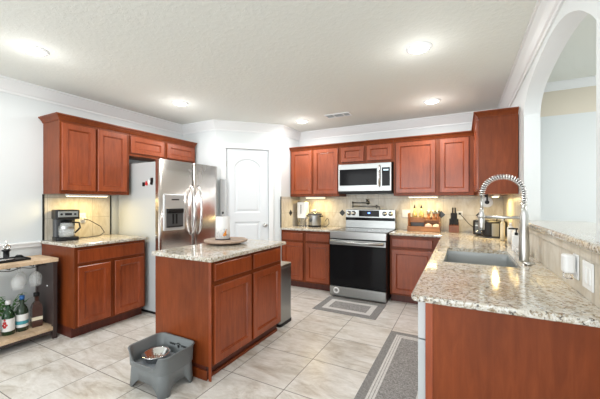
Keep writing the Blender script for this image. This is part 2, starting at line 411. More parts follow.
def crown_part(w_, dep, h, t, left=True, right=False):
    # runs along front (and returns)
    b = MB()
    def seg(p, q, nrm, e0, e1):
        p, q, nrm = Vector((*p, 0)), Vector((*q, 0)), Vector((*nrm, 0)); d = (q-p).normalized(); tb = bmesh.new(); R = []
        for P0, e in ((p, e0), (q, e1)): R.append([tb.verts.new(P0+nrm*o+d*(o*e)+Vector((0, 0, h-dn))) for o, dn in CCP])
        k = len(CCP)
        for i in range(k): tb.faces.new([R[0][i], R[0][(i+1) % k], R[1][(i+1) % k], R[1][i]])
        tb.faces.new(R[0]); tb.faces.new(R[1]); bmesh.ops.recalc_face_normals(tb, faces=tb.faces[:]); b._add(tb)
    seg((0, 0), (w_, 0), (0, -1), -1 if left else 0, 1 if right else 0)
    if left: seg((0, 0), (0, dep), (-1, 0), -1, 0)
    if right: seg((w_, 0), (w_, dep), (1, 0), -1, 0)
    return b.build('crown', 'cherry_side', t)
def wall_cabinet(label, w_, dep, z0, z1, loc, rz, doors, left=False, right=False, side='cherry_side'):
    t = thing('wall_cabinet', label, 'cabinet', loc, rz)
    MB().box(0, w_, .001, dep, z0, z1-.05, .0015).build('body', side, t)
    crown_part(w_, dep, z1, t, left, right)
    for x0, x1, a, c in doors: panel_door(x0, x1, a, c, 0, t)
    return t

LR = PI/2   # left-wall orientation: local x -> +y, front faces +x
# left base: face x=-3.30, y 1.59..2.33
base_cabinet('cherry base cabinet under the coffee maker, one wide drawer over two doors', .745, .64, (-3.30, 1.59, 0), LR,
    [(.028, .338, .118, .695), (.385, .717, .118, .695)], [(.028, .717, .728, .858)])
# left uppers
wall_cabinet('tall two-door cherry wall cabinet above the coffee maker', .735, .335, 1.41, 2.22, (-3.61, 1.605, 0), LR,
    [(.015, .34, 1.445, 2.135), (.365, .70, 1.445, 2.135)], left=True)
wall_cabinet('short two-door cherry wall cabinet above the refrigerator', 1.05, .335, 1.895, 2.22, (-3.61, 2.342, 0), LR,
    [(.012, .49, 1.93, 2.135), (.535, 1.02, 1.93, 2.135)], right=False)
# back-left base
base_cabinet('cherry base cabinet left of the range with two drawers and two doors', .875, .60, (-2.535, 4.16, 0), 0,
    [(.03, .39, .125, .70), (.44, .825, .125, .70)], [(.03, .39, .735, .845), (.44, .825, .735, .845)])
# back-right base (with blind corner)
base_cabinet('cherry base cabinet right of the range with single drawer and door', 1.32, .60, (-.85, 4.16, 0), 0,
    [(.028, .523, .125, .70)], [(.028, .523, .735, .845)])
# back uppers
wall_cabinet('two-door cherry wall cabinet left of the microwave', .86, .33, 1.41, 2.22, (-2.53, 4.44, 0), 0,
    [(.025, .40, 1.45, 2.15), (.435, .84, 1.45, 2.15)])
wall_cabinet('short two-door cherry wall cabinet above the microwave', .81, .33, 1.89, 2.22, (-1.668, 4.44, 0), 0,
    [(.035, .385, 1.925, 2.15), (.43, .79, 1.925, 2.15)])
wall_cabinet('two-door cherry wall cabinet right of the microwave', .99, .33, 1.41, 2.22, (-.856, 4.44, 0), 0,
    [(.035, .54, 1.45, 2.15), (.595, .93, 1.45, 2.15)])
# right wall upper, end panel faces the camera (front faces -x)
rc = wall_cabinet('cherry corner wall cabinet over the paper towel roll, plain end panel toward sink', 1.21, .328, 1.405, 2.225, (.145, 4.77, 0), -PI/2,
    [(.35, .76, 1.45, 2.15), (.79, 1.19, 1.45, 2.15)], left=False, right=True)
# island
isl = thing('kitchen_island', 'cherry kitchen island with granite top in mid kitchen', 'island', (-1.64, 1.69, 0), LR)
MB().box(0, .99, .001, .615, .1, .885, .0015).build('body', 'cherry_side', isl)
MB().box(-.002, .006, -.004, .02, .0, .885, .001).build('corner_stile', 'cherry', isl)
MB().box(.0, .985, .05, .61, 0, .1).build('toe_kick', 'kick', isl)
MB().box(-.012, .0, .03, .615, 0, .075, .004).box(-.012, .985, .038, .05, 0, .03, .004).build('base_molding', 'cherry_side', isl)
for x0, x1 in ((.028, .475), (.505, .955)):
    slab_drawer(x0, x1, .735, .865, 0, isl); panel_door(x0, x1, .118, .697, 0, isl)
# peninsula: faces -x, sink base; near end panel; cabinets from y 1.47..4.16
pen = thing('peninsula_cabinet', 'cherry peninsula under the sink counter, plain end panel toward viewer', 'cabinet', (-.145, 4.15, 0), -PI/2)
# carcase kept clear of the sink bowl
pb = MB().box(0, 2.66, .001, .02, .1, .885).box(0, 2.66, .05, .62, .1, .66).box(0, 1.02, .05, .62, .66, .885).box(1.95, 2.66, .05, .62, .66, .885)
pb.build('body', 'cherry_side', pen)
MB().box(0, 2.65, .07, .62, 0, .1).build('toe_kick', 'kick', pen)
MB().box(2.66, 2.68, 0, .622, 0, .885, .001).build('end_panel', 'cherry_side', pen)
MB().box(2.68, 2.684, .0, .03, 0, .885, .001).build('corner_stile', 'cherry', pen)
for x0, x1 in ((.05, .5), (1.0, 1.42), (1.45, 1.88)):
    slab_drawer(x0, x1, .735, .845, 0, pen); panel_door(x0, x1, .125, .70, 0, pen)
dwz = thing('dishwasher', 'stainless dishwasher in the near end of the peninsula', 'dishwasher', (-.145, 1.475, 0), -PI/2)
MB().box(-.62, -.02, -.035, -.001, .1, .70, .004).build('door', 'fridgeside', dwz)
MB().box(-.62, -.02, -.035, -.001, .705, .875, .004).build('control_panel', 'greymetal', dwz)

# ------------------------------------------------------------------ worktops
def slab(name, pts, z0, z1, label, bev=.008):
    o = MB().prism(pts, z0, z1, bev=bev).build(name, 'granite'); return tag(o, label, 'countertop')
slab('granite_countertop', [(-3.945, 1.575), (-3.27, 1.575), (-3.27, 2.34), (-3.945, 2.34)], .886, .916, 'granite countertop under the coffee maker')
slab('granite_countertop', rrect(-2.268, -1.60, 1.655, 2.735, .02, 3), .886, .918, 'granite top of the kitchen island with the wooden tray')
slab('granite_countertop', [(-2.535, 4.128), (-1.655, 4.128), (-1.655, 4.768), (-2.535, 4.768)], .886, .916, 'granite countertop between pantry and range, under slow cooker')
# L-shaped with sink cut-out, built of strips sharing an outline
SX0, SX1, SY0, SY1 = -.115, .328, 2.33, 3.075
b = bmesh.new()
outer = [(-.855, 4.128), (-.225, 4.128), (-.205, 1.47), (-.195, 1.445), (-.17, 1.437), (.478, 1.437), (.478, 4.768), (-.855, 4.768)]
inner = [(SX0, SY0), (SX1, SY0), (SX1, SY1), (SX0, SY1)]
def loop(pts, z): return [b.verts.new((x, y, z)) for x, y in pts]
for z in (.886, .916):
    o_ = loop(outer, z); i_ = loop(inner, z)
    es = [b.edges.new((o_[k], o_[(k+1) % len(o_)])) for k in range(len(o_))]+[b.edges.new((i_[k], i_[(k+1) % 4])) for k in range(4)]
    bmesh.ops.triangle_fill(b, use_beauty=True, edges=es)
    if z < .9: lo, li = o_, i_
for P_, Q_ in ((lo, o_), (li, i_)):
    for k in range(len(P_)): b.faces.new([P_[k], P_[(k+1) % len(P_)], Q_[(k+1) % len(P_)], Q_[k]])
bmesh.ops.recalc_face_normals(b, faces=b.faces[:])
be = [e for k in range(len(o_)) for e in [b.edges.get((o_[k], o_[(k+1) % len(o_)])), b.edges.get((lo[k], lo[(k+1) % len(lo)]))] if e]
bmesh.ops.bevel(b, geom=be, offset=.009, segments=3, affect='EDGES', profile=.5)
mb = MB(); mb._add(b); tag(mb.build('granite_countertop', 'granite'), 'large L-shaped granite countertop around the sink', 'countertop')
slab('bar_ledge', [(.445, 1.2), (.90, 1.2), (.90, 3.30), (.445, 3.30)], 1.131, 1.168, 'raised granite bar ledge under the arch', .012)

# ------------------------------------------------------------------ backsplashes
def splash_panel(name, mb, m, label): return tag(mb.build(name, m), label, 'backsplash')
s1 = thing('tile_backsplash', 'tan tile backsplash behind the coffee maker', 'backsplash')
MB().box(XL+.001, XL+.012, 1.615, 2.30, .917, 1.408).build('tile_field', 'splash_y', s1)
lab(MB().box(XL+.001, XL+.013, 1.598, 1.614, .917, 1.408).build('liner_strip', 'darktile', s1), 'black vertical edge strip')
lab(MB().box(XL+.001, XL+.013, 2.301, 2.318, .917, 1.408).build('liner_strip', 'darktile', s1), 'black vertical edge strip')
s2 = thing('tile_backsplash', 'tan tile backsplash across the wall behind the range', 'backsplash')
MB().box(-2.528, XR-.013, YB-.012, YB-.001, .917, 1.408).box(-1.665, -.86, YB-.012, YB-.001, 1.408, 1.44).build('tile_field', 'splash', s2)
def diamond(x, y, z, face, par, s=.052):
    b = MB(); mt = Matrix.Translation((x, y, z))
    if face == 'y': mt = mt @ Matrix.Rotation(PI/2, 4, 'X')
    elif face == '-x': mt = mt @ Matrix.Rotation(-PI/2, 4, 'Y')
    else: mt = mt @ Matrix.Rotation(PI/2, 4, 'Y')
    b.prism([(s, 0), (0, s), (-s, 0), (0, -s)], 0, .004, mtx=mt); return lab(b.build('accent_tile', 'darktile', par), 'black diamond accent tile')
for x in (-1.735, -.725, -.262, .21): diamond(x, YB-.012, 1.145, 'y', s2)
s3 = thing('tile_backsplash', 'narrow tan tile return beside the pantry wall above left counter', 'backsplash')
MB().box(-2.539, -2.529, 4.15, YB-.013, .917, 1.408).build('tile_field', 'splash_y', s3)
MB().box(-2.539, -2.528, 4.132, 4.149, .917, 1.408).build('liner_strip', 'darktile', s3)
diamond(-2.529, 4.44, 1.14, 'x', s3)
s4 = thing('tile_backsplash', 'tan tile backsplash below the raised bar ledge beside the sink', 'backsplash')
MB().box(XR-.012, XR-.001, 1.0, 3.30, .917, 1.085).box(XR-.012, XR-.001, 3.30, YB-.001, .917, 1.40).build('tile_field', 'splash_y', s4)
MB().box(XR-.02, XR-.001, 1.0, 3.30, 1.087, 1.13, .004).build('cap_trim', 'splash_y', s4)

# ------------------------------------------------------------------ refrigerator (local: x width, front -y)
fr = thing('refrigerator', 'stainless side-by-side refrigerator with ice dispenser', 'refrigerator', (-3.10, 2.375, 0), LR)
MB().box(.01, .955, .075, .80, .03, 1.80, .006).build('body', 'fridgeside', fr)
MB().box(.02, .945, .03, .5, 0, .06).build('base_grille', 'black', fr)
def curved_door(x0, x1, z0, z1, mid, W):
    t = bmesh.new(); n = 14; R = []
    for i in range(n+1):
        x = x0+(x1-x0)*i/n; u = (x-W/2)/(W/2); y = .012*u*u
        if i in (0, n): y += .006
        R.append((x, y))
    lo = [t.verts.new((x, y, z0)) for x, y in R]+[t.verts.new((x1, .072, z0)), t.verts.new((x0, .072, z0))]
    hi = [t.verts.new((x, y, z1)) for x, y in R]+[t.verts.new((x1, .072, z1)), t.verts.new((x0, .072, z1))]
    k = len(lo)
    for i in range(k):
        f = t.faces.new([lo[i], lo[(i+1) % k], hi[(i+1) % k], hi[i]]); f.smooth = i < n
    t.faces.new(lo[::-1]); t.faces.new(hi); bmesh.ops.recalc_face_normals(t, faces=t.faces[:])
    b = MB(); b._add(t); return b
d1 = curved_door(.002, .512, .07, 1.83, 0, .965).build('freezer_door', 'steel_door', fr)
d2 = curved_door(.520, .963, .07, 1.83, 0, .965).build('door', 'steel_door', fr)
for x, d in ((.468, d1), (.585, d2)):
    z = [.90, .95, 1.05, 1.22, 1.39, 1.49, 1.54]; y = [.0, -.035, -.058, -.068, -.058, -.035, .0]
    MB().tube([(x, a, c_) for a, c_ in zip(y, z)], [.012, .014, .016, .017, .016, .014, .012], 12).build('handle', 'chrome', d)
dsp = MB()
dsp.box(.055, .36, -.012, .02, .98, 1.42, .012).build('dispenser_frame', 'dispenser', d1)
MB().box(.085, .33, -.0135, -.011, 1.02, 1.19, .0).build('dispenser_recess', 'darkgrey', d1)
MB().box(.085, .33, -.03, -.008, 1.19, 1.245, .008).box(.10, .315, -.024, -.012, 1.02, 1.035, .002).box(.17, .19, -.02, -.013, 1.06, 1.18, .002).box(.22, .24, -.02, -.013, 1.06, 1.18, .002).build('dispenser_tray', 'black', d1)
MB().box(.16, .27, -.014, -.011, 1.345, 1.36, 0).build('dispenser_display', 'black', d1)
for x in (.10, .83): MB().box(x, x+.04, .075, .13, 1.80, 1.825, .004).build('hinge_cover', 'greymetal', fr)
# magnets on the side (side faces -y world = local -x)
for i, (yy, zz, m_, sh) in enumerate(((-3.395, 1.535, 'black', 0), (-3.34, 1.545, 'red', .1), (-3.30, 1.56, 'white', .2), (-3.25, 1.55, 'black', .1), (-3.245, 1.585, 'black', 0))):
    o = MB().box(-.024, .024, -.004, 0, -.022, .026, .002).box(-.012, .02, -.006, -.004, .004, .014).build('fridge_magnet', [m_], None)
    o.location = (yy, 2.3845, zz); o.rotation_euler = (0, sh*3, 0)
    tag(o, ['leftmost black magnet on the refrigerator side', 'red magnet on the refrigerator side', 'white magnet on the refrigerator side',
            'lower right black magnet on the refrigerator side', 'upper right black magnet on the refrigerator side'][i], 'magnet', 'magnets on the refrigerator')

# ------------------------------------------------------------------ range (world coords relative to root)
rg = thing('range', 'stainless electric range with black glass oven door', 'stove', (-1.645, 4.01, 0), 0)
W = .785
MB().box(.005, W-.005, .03, .72, .02, .90, .002).build('body', 'black', rg)
MB().box(0, W, 0, .64, .90, .925, .004).build('cooktop', 'blackglass', rg)
MB().box(0, W, -.006, .03, .815, .922, .008).build('front_fascia', 'steel', rg)
od = MB().box(.005, W-.005, -.02, .03, .165, .805, .004).build('oven_door', 'blackglass', rg)
MB().box(.005, W-.005, -.028, -.018, .735, .805, .004).build('door_trim', 'steel', od)
MB().tube([(.03, -.07, .775), (W-.03, -.07, .775)], .02, 14).box(.03, .06, -.07, -.02, .762, .788, .003).box(W-.06, W-.03, -.07, -.02, .762, .788, .003).build('handle', 'steel', od)
wd = MB().box(.005, W-.005, -.02, .03, .028, .158, .006).build('storage_drawer', 'steel', rg)
st = MB().lathe([(.022, 0), (.022, .0015), (.045, .0015), (.045, 0), (.022, 0)], mtx=Matrix.Translation((.10, -.0202, .10)) @ ROTX, n=28)
lab(st.build('sticker', 'white', wd), 'round white ring sticker')
bg = MB().box(.02, W-.005, .60, .68, .925, 1.205, .004).build('backguard', 'steel', rg)
MB().box(.025, W-.01, .594, .602, 1.04, 1.085, 0).build('black_band', 'blackglass', bg)
MB().box(.235, .545, .594, .602, 1.10, 1.195, 0).build('display', 'blackglass', bg)
MB().box(.375, .41, .592, .595, 1.145, 1.165, 0).build('clock_digits', 'led', bg)
for x in (.075, .15, .625, .715):
    MB().lathe([(0, 0), (.034, 0), (.034, .006), (.026, .01), (.022, .03), (0, .03)], mtx=Matrix.Translation((x, .60, 1.148)) @ ROTX, n=20).build('knob', 'nickel', bg)
for x, y, r in ((.2, .17, .10), (.58, .17, .08), (.2, .45, .08), (.58, .45, .10)):
    MB().lathe([(r-.004, 0), (r-.004, .0008), (r, .0008), (r, 0)], (x, y, .925), 32).build('burner_ring', 'greymetal', rg)
# microwave
mw = thing('microwave', 'stainless over-the-range microwave with black window', 'microwave', (-1.655, 4.355, 1.45), 0)
MB().box(0, .785, .02, .41, 0, .43, .003).build('body', 'black', mw)
mdoor = MB().box(0, .785, 0, .022, .03, .43, .005).build('door', 'steel', mw)
MB().box(.025, .585, -.003, .001, .115, .355, 0).build('window', 'blackglass', mdoor)
MB().tube([(.622, -.0, .09), (.622, -.035, .11), (.622, -.035, .37), (.622, 0, .39)], .011, 10).build('handle', 'chrome', mdoor)
cp = MB().box(.655, .765, -.003, .001, .10, .36, 0).build('control_panel', 'blackglass', mdoor)
MB().box(.675, .745, -.004, -.002, .315, .335, 0).build('clock_digits', 'ledwhite', cp)
MB().box(.005, .78, .01, .3, 0, .028, .002).build('vent_grille', 'black', mw)

# pot filler
pf = thing('pot_filler', 'wall-mounted folding pot filler faucet above the range', 'faucet', (-1.31, YB-.0125, 1.31), 0)
MB().lathe([(0, 0), (.03, 0), (.03, .008), (.012, .01), (.012, .06), (0, .06)], mtx=ROTX, n=16).build('wall_flange', 'darknickel', pf)
MB().tube([(0, -.055, -.02), (0, -.055, .045)], .012, 10).tube([(-.02, -.055, .05), (.03, -.055, .05)], .006).build('valve', 'darknickel', pf)
MB().tube([(0, -.06, 0), (-.215, -.10, 0)], .009, 10).tube([(-.215, -.10, .02), (-.215, -.10, -.075)], .012).tube([(-.215, -.10, -.055), (.17, -.14, -.055)], .009, 10).build('folding_arm', 'darknickel', pf)
MB().tube([(.17, -.14, -.03), (.17, -.14, -.085)], .013).tube([(.17, -.14, -.055), (.215, -.15, -.06), (.225, -.15, -.10)], .009).build('spout', 'darknickel', pf)

# ------------------------------------------------------------------ sink + faucet
sk = thing('sink', 'rectangular stainless undermount sink in the L-shaped counter', 'sink', (0, 0, 0))
t = bmesh.new(); x0, x1, y0, y1 = SX0, SX1, SY0, SY1; zt, zb = .8855, .69
R = [[(x0-.015, y0-.015, zt), (x1+.015, y0-.015, zt), (x1+.015, y1+.015, zt), (x0-.015, y1+.015, zt)],
     [(x0, y0, zt), (x1, y0, zt), (x1, y1, zt), (x0, y1, zt)],
     [(x0+.006, y0+.006, zb+.02), (x1-.006, y0+.006, zb+.02), (x1-.006, y1-.006, zb+.02), (x0+.006, y1-.006, zb+.02)],
     [(x0+.03, y0+.03, zb), (x1-.03, y0+.03, zb), (x1-.03, y1-.03, zb), (x0+.03, y1-.03, zb)]]
R = [[t.verts.new(p) for p in r] for r in R]
for P_, Q_ in zip(R, R[1:]):
    for k in range(4): t.faces.new([P_[k], P_[(k+1) % 4], Q_[(k+1) % 4], Q_[k]])
t.faces.new(R[-1]); bb = MB(); bb._add(t); bb.build('basin', 'sinksteel', sk)
MB().lathe([(0, .004), (.03, .004), (.045, .001), (.045, 0)], (.12, 2.7, zb), 24).build('drain', 'chrome', sk)
fc = thing('kitchen_faucet', 'tall spring-neck kitchen faucet beside the sink', 'faucet', (.376, 2.585, .917), 0)
MB().lathe([(0, 0), (.030, 0), (.030, .012), (.030, .02), (.032, .08), (.030, .14), (.024, .26), (.026, .28), (.026, .32), (.019, .345), (.0165, .40), (0, .40)], n=24).build('body', 'nickel', fc)
MB().tube([(0, .02, .09), (0, .05, .095), (-.01, .11, .12)], [.012, .009, .006]).build('handle', 'nickel', fc)
HX, HY = -.25, .03
pts = []
for i in range(25):
    a = PI*i/24; pts.append((HX/2*(1-math.cos(a)), HY/2*(1-math.cos(a)), 0.45+.14*math.sin(a)**.85))
pts = [(0, 0, .39)]+pts
MB().tube(pts, .007, 8).build('hose', 'darkgrey', fc)
# coil
dense = []
for a_, c_ in zip(pts, pts[1:]):
    for k in range(12): dense.append(Vector(a_).lerp(Vector(c_), k/12))
dense.append(Vector(pts[-1]))
tot = [0]
for a_, c_ in zip(dense, dense[1:]): tot.append(tot[-1]+(c_-a_).length)
Lc = tot[-1]; turns = 30; coil = []; N = turns*10; j = 0
for i in range(N+1):
    s_ = Lc*i/N
    while j < len(tot)-2 and tot[j+1] < s_: j += 1
    p = dense[j].lerp(dense[j+1], min(1, (s_-tot[j])/max(1e-9, tot[j+1]-tot[j]))); d = (dense[j+1]-dense[j]).normalized()
    x = d.cross(Vector((HY, -HX, 0)).normalized()).normalized(); y = d.cross(x); a = 2*PI*turns*i/N
    coil.append(p+.0165*(x*math.cos(a)+y*math.sin(a)))
MB().tube(coil, .0044, 6).build('spring', 'chrome', fc)
MB().tube([(HX, HY, .46), (HX, HY, .33)], .010, 10).build('hose', 'nickel', fc)
MB().lathe([(0, 0), (.017, 0), (.02, .02), (.020, .10), (.014, .13), (.012, .16), (0, .16)], (HX, HY, .205), 18).build('spray_head', 'nickel', fc)
MB().tube([(0, 0, .30), (HX*.93, HY*.93, .30)], .0105, 10).lathe([(.022, 0), (.026, 0), (.026, .02), (.022, .02), (.022, 0)], (HX, HY, .29), 18).build('support_arm', 'nickel', fc)
MB().lathe([(0, 0), (.02, 0), (.02, .01), (.01, .013), (0, .014)], (0, -.14, 0), 16).tube([(-.03, -.15, .014), (.0, -.135, .018), (.03, -.155, .014), (.0, -.175, .012), (-.03, -.15, .014)], .004, 6).build('deck_lever', 'nickel', fc)

# ------------------------------------------------------------------ rugs
def rug(name, x0, x1, y0, y1, bands, label, z=.0005):
    t = bmesh.new(); ins = 0; mats = []
    prev = None
    def rect(i, z_): return [t.verts.new(p) for p in ((x0+i, y0+i, z_), (x1-i, y0+i, z_), (x1-i, y1-i, z_), (x0+i, y1-i, z_))]
    lo = rect(0, z); hi = rect(.002, z+.006); R0 = hi
    fs = []
    for k in range(4): fs.append((t.faces.new([lo[k], lo[(k+1) % 4], hi[(k+1) % 4], hi[k]]), 0))
    acc = .002
    for wd_, mi in bands:
        acc += wd_; n_ = rect(acc, z+.006)
        for k in range(4): fs.append((t.faces.new([R0[k], R0[(k+1) % 4], n_[(k+1) % 4], n_[k]]), mi))
        R0 = n_
    fs.append((t.faces.new(R0), 2)); fs.append((t.faces.new(lo[::-1]), 0))
    for f, mi in fs: f.material_index = mi
    bmesh.ops.recalc_face_normals(t, faces=t.faces[:])
    me = bpy.data.meshes.new(name); t.to_mesh(me); t.free()
    for q in ('rugedge', 'rugwhite', 'rug'): me.materials.append(M[q])
    o = bpy.data.objects.new(name, me); C.objects.link(o); return tag(o, label, 'rug')
rug('kitchen_rug', -1.645, -.86, 3.43, 3.985, [(.085, 0), (.065, 1)], 'small grey rug with white border in front of the range')
rug('kitchen_rug', -.645, -.15, 1.45, 3.215, [(.065, 0), (.016, 1), (.005, 2), (.016, 1), (.005, 2), (.016, 1)], 'long grey rug with white stripes beside the peninsula')

# ------------------------------------------------------------------ trash can
tc = thing('trash_can', 'slim stainless steel trash can behind the kitchen island', 'trash can', (-1.83, 2.88, 0), 0)
MB().prism(rrect(-.135, .135, -.125, .125, .03), .03, .61, bev=.002).build('body', 'steel', tc)
MB().prism(rrect(-.14, .14, -.13, .13, .032), 0, .03).build('base', 'black', tc)
MB().prism(rrect(-.138, .138, -.128, .128, .032), .612, .65, bev=.006).build('lid', 'nickel', tc)

# ------------------------------------------------------------------ raised dog feeder
df = thing('dog_feeder', 'grey raised pet feeder on the floor by the island corner', 'pet feeder', (-1.957, 1.52, 0), 0)
hx, hy = .183, .135
def ring(i, z, lip=None):
    P_ = rrect(-hx+i, hx-i, -hy+i, hy-i, .05-i*.4, 8); out = []; Q = []
    for q in range(len(P_)):
        a, c_ = Vector(P_[q]), Vector(P_[(q+1) % len(P_)]); n_ = 12 if (c_-a).length > .05 else 1
        for w_ in range(n_): Q.append(a.lerp(c_, w_/n_))
    for x, y in Q:
        zz = z
        if lip is not None:   # front (towards -y) side dips
            k = min(1, max(0, (hx-.02-abs(x))/.05)) if y < 0 else 0
            k = k*k*(3-2*k); zz = z-(z-lip)*k*(1 if y < -.07 else 0)
        out.append((x, y, zz))
    return out
t = bmesh.new(); RR = [ring(-.004, .145), ring(-.010, .155), ring(-.014, .265, .185), ring(-.022, .272, .190), ring(-.018, .278, .196), ring(-.006, .272, .190), ring(.006, .15)]
RR = [[t.verts.new(p) for p in r] for r in RR]; k = len(RR[0])
for P_, Q_ in zip(RR, RR[1:]):
    for i in range(k):
        f = t.faces.new([P_[i], P_[(i+1) % k], Q_[(i+1) % k], Q_[i]]); f.smooth = True
bmesh.ops.recalc_face_normals(t, faces=t.faces[:]); bb = MB(); bb._add(t); tub = bb.build('splash_wall', 'greyplastic', df)
# skirt with arches: legs
t = bmesh.new(); P_ = rrect(-hx, hx, -hy, hy, .05, 8)
full = []
for i in range(len(P_)):
    a, c_ = Vector(P_[i]), Vector(P_[(i+1) % len(P_)]); n_ = max(1, int((c_-a).length/.012))
    for q in range(n_): full.append(a.lerp(c_, q/n_))
def botz(v):
    ax = max(0, 1-abs(v.x)/(hx-.055)) if abs(v.y) > hy-.02 else 0
    ay = max(0, 1-abs(v.y)/(hy-.05)) if abs(v.x) > hx-.02 else 0
    u = max(ax, ay); return .065*min(1, u*2.2)**.6 if u > 0 else 0
out_t = [t.verts.new((v.x*1.02, v.y*1.02, .145)) for v in full]; out_b = [t.verts.new((v.x*(1.07-.6*botz(v)), v.y*(1.07-.6*botz(v)), botz(v))) for v in full]
in_b = [t.verts.new((v.x*(1.04-.6*botz(v))*.97, v.y*(1.04-.6*botz(v))*.97, botz(v))) for v in full]; in_t = [t.verts.new((v.x*.97, v.y*.97, .14)) for v in full]
k = len(full)
for Aa, Bb in ((out_t, out_b), (out_b, in_b), (in_b, in_t)):
    for i in range(k):
        f = t.faces.new([Aa[i], Aa[(i+1) % k], Bb[(i+1) % k], Bb[i]]); f.smooth = True
bmesh.ops.recalc_face_normals(t, faces=t.faces[:]); bb = MB(); bb._add(t); bb.build('leg_skirt', 'greyplastic', df)
lab(MB().prism(rrect(-hx+.004, hx-.004, -hy+.004, hy-.004, .048), .132, .152).build('tray', 'innergrey', df), 'pale grey inner tray')
# printed mark: paw between two short bars of small strokes, on the inner back wall
pm = MB()
for cx_, cz_, r_ in ((0.02, .212, .012), (.004, .228, .005), (.014, .234, .005), (.026, .234, .005), (.036, .228, .005)):
    pm.lathe([(0, 0), (r_, 0), (r_, .001), (0, .001)], mtx=Matrix.Translation((cx_, hy-.003, cz_)) @ ROTX, n=12)
for s0 in (-.075, .052):
    for q in range(6):
        pm.box(s0+q*.011, s0+q*.011+.003, hy-.005, hy-.002, .214, .228).box(s0+q*.011, s0+q*.011+.008, hy-.005, hy-.002, .225 if q % 2 else .214, .228 if q % 2 else .217)
pm.build('printed_logo', 'black', df)
bw = thing('pet_bowl', 'stainless steel pet bowl in the grey raised feeder', 'bowl', (-2.02, 1.52, .1525), 0)
MB().lathe([(0, .0), (.07, 0), (.085, .045), (.10, .05), (.102, .047), (.098, .054), (.082, .05), (.066, .008), (0, .006)], n=36).build('bowl', 'chrome', bw)
kb = MB()
for q in range(34):
    a = random.random()*2*PI; r_ = .055*math.sqrt(random.random()); kb.lathe([(0, 0), (.006, .003), (.006, .006), (0, .008)], (r_*math.cos(a), r_*math.sin(a), .008+random.random()*.006), 6)
fo = kb.build('kibble', 'susan', None); fo.location = (-2.02, 1.52, .1525); tag(fo, 'scattered brown kibble in the steel pet bowl', 'pet food'); fo['kind'] = 'stuff'

# ------------------------------------------------------------------ bar cart on the left
bc = thing('bar_cart', 'pale wood and black bar cart against the left wall', 'bar cart', (0, 0, 0))
MB().box(-3.86, -3.49, .45, 1.545, .745, .78, .003).build('top', 'lightwood', bc)
MB().box(-3.86, -3.50, .47, 1.535, .085, .12, .003).build('shelf', 'lightwood', bc)
for x, y in ((-3.515, 1.52), (-3.835, 1.52), (-3.515, .48), (-3.835, .48)):
    MB().box(x-.018, x+.018, y-.018, y+.018, 0, .744, .002).build('leg', 'darkwood', bc)
MB().box(-3.815, -3.535, 1.508, 1.53, .13, .74, .002).build('side_panel', 'darkwood', bc)
MB().box(-3.86, -3.51, .47, 1.53, .06, .084, .002).build('shelf_frame', 'darkwood', bc)
gr = MB()
for k in range(5):
    y = .72+k*.17
    gr.tube([(-3.84, y-.035, .725), (-3.54, y-.035, .725), (-3.53, y-.035, .742)], .004, 6).tube([(-3.84, y+.035, .725), (-3.54, y+.035, .725), (-3.53, y+.035, .742)], .004, 6)
gr.tube([(-3.525, .6+.02*i, .722+.008*math.sin(i*.8)) for i in range(44)], .004, 6)
gr.build('glass_rack', 'black', bc)
lab(MB().lathe([(0, 0), (.012, 0), (.01, .006), (0, .008)], mtx=Matrix.Translation((-3.62, 1.508, .50)) @ ROTX, n=12).build('knob', 'chrome', bc), 'small shiny knob on the side panel')
# hanging wine glasses (upside down)
def wine_glass(x, y, label):
    t = thing('wine_glass', label, 'glass', (x, y, .735), 0, 'hanging wine glasses')
    MB().lathe([(0, 0), (.036, -.001), (.036, -.003), (.006, -.008)], n=24).build('foot', 'thinglass', t)
    MB().lathe([(.0035, -.006), (.0035, -.075)], n=10).build('stem', 'thinglass', t)
    MB().lathe([(.0035, -.072), (.025, -.085), (.045, -.115), (.050, -.15), (.042, -.215), (.0405, -.215), (.048, -.15), (.043, -.116), (.023, -.088), (0, -.078)], n=28).build('bowl', 'thinglass', t)
    return t
g0 = wine_glass(-3.64, 1.42, 'hanging wine glass nearest the dark side panel of the cart')
dup(g0, (-3.62, 1.28, .735), 0, 'second hanging wine glass from the dark side panel')
dup(g0, (-3.77, 1.35, .735), 0, 'hanging wine glass at the back, between two front ones')
# bottles
def bottle(loc, name, label, gm, capm, r=.038, h=.30, lab_m='paper', band='teal', sq=False, rz=0, tilt=0):
    t = thing(name, label, 'bottle', loc, rz, 'bottles on the cart shelf')
    if tilt: t.rotation_euler = (0, tilt, rz)
    pr = [(0, 0), (r, 0.002), (r, h*.55), (r*.8, h*.65), (r*.36, h*.74), (r*.34, h*.93), (0, h*.93)]
    MB().lathe(pr, n=4 if sq else 28, smooth=not sq).build('body', gm, t)
    MB().lathe([(0, 0), (r*.42, 0), (r*.42, h*.11), (0, h*.11)], (0, 0, h*.88), 16).build('cap', capm, t)
    l = MB().lathe([(r+.0012, h*.12), (r+.0012, h*.48)], n=4 if sq else 28, smooth=not sq).build('label', lab_m, t)
    MB().lathe([(r+.002, h*.2), (r+.002, h*.3)], n=4 if sq else 28, smooth=not sq).build('label_band', band, l)
    return t
b1 = bottle((-3.66, 1.225, .12), 'liquor_bottle', 'green bottle with white cap and red emblem on white label', 'greenglass', 'white', .045, .31)
for ch in list(b1.children):
    if ch.name.startswith('label'):
        for g in list(ch.children): bpy.data.objects.remove(g)
        ph = 0.9
        e = MB()
        for (u, z_, s_) in ((0, .115, .014), (-.012, .095, .01), (.012, .095, .01), (0, .08, .012), (0, .14, .009)):
            a = -.85+u/.045
            e.lathe([(0, 0), (s_, 0), (s_, .001), (0, .001)], mtx=Matrix.Translation((.0462*math.cos(a), .0462*math.sin(a), z_)) @ Matrix.Rotation(a, 4, 'Z') @ Matrix.Rotation(PI/2, 4, 'Y'), n=10)
        lab(e.build('label_emblem', 'red', ch), 'red crest on the white label')
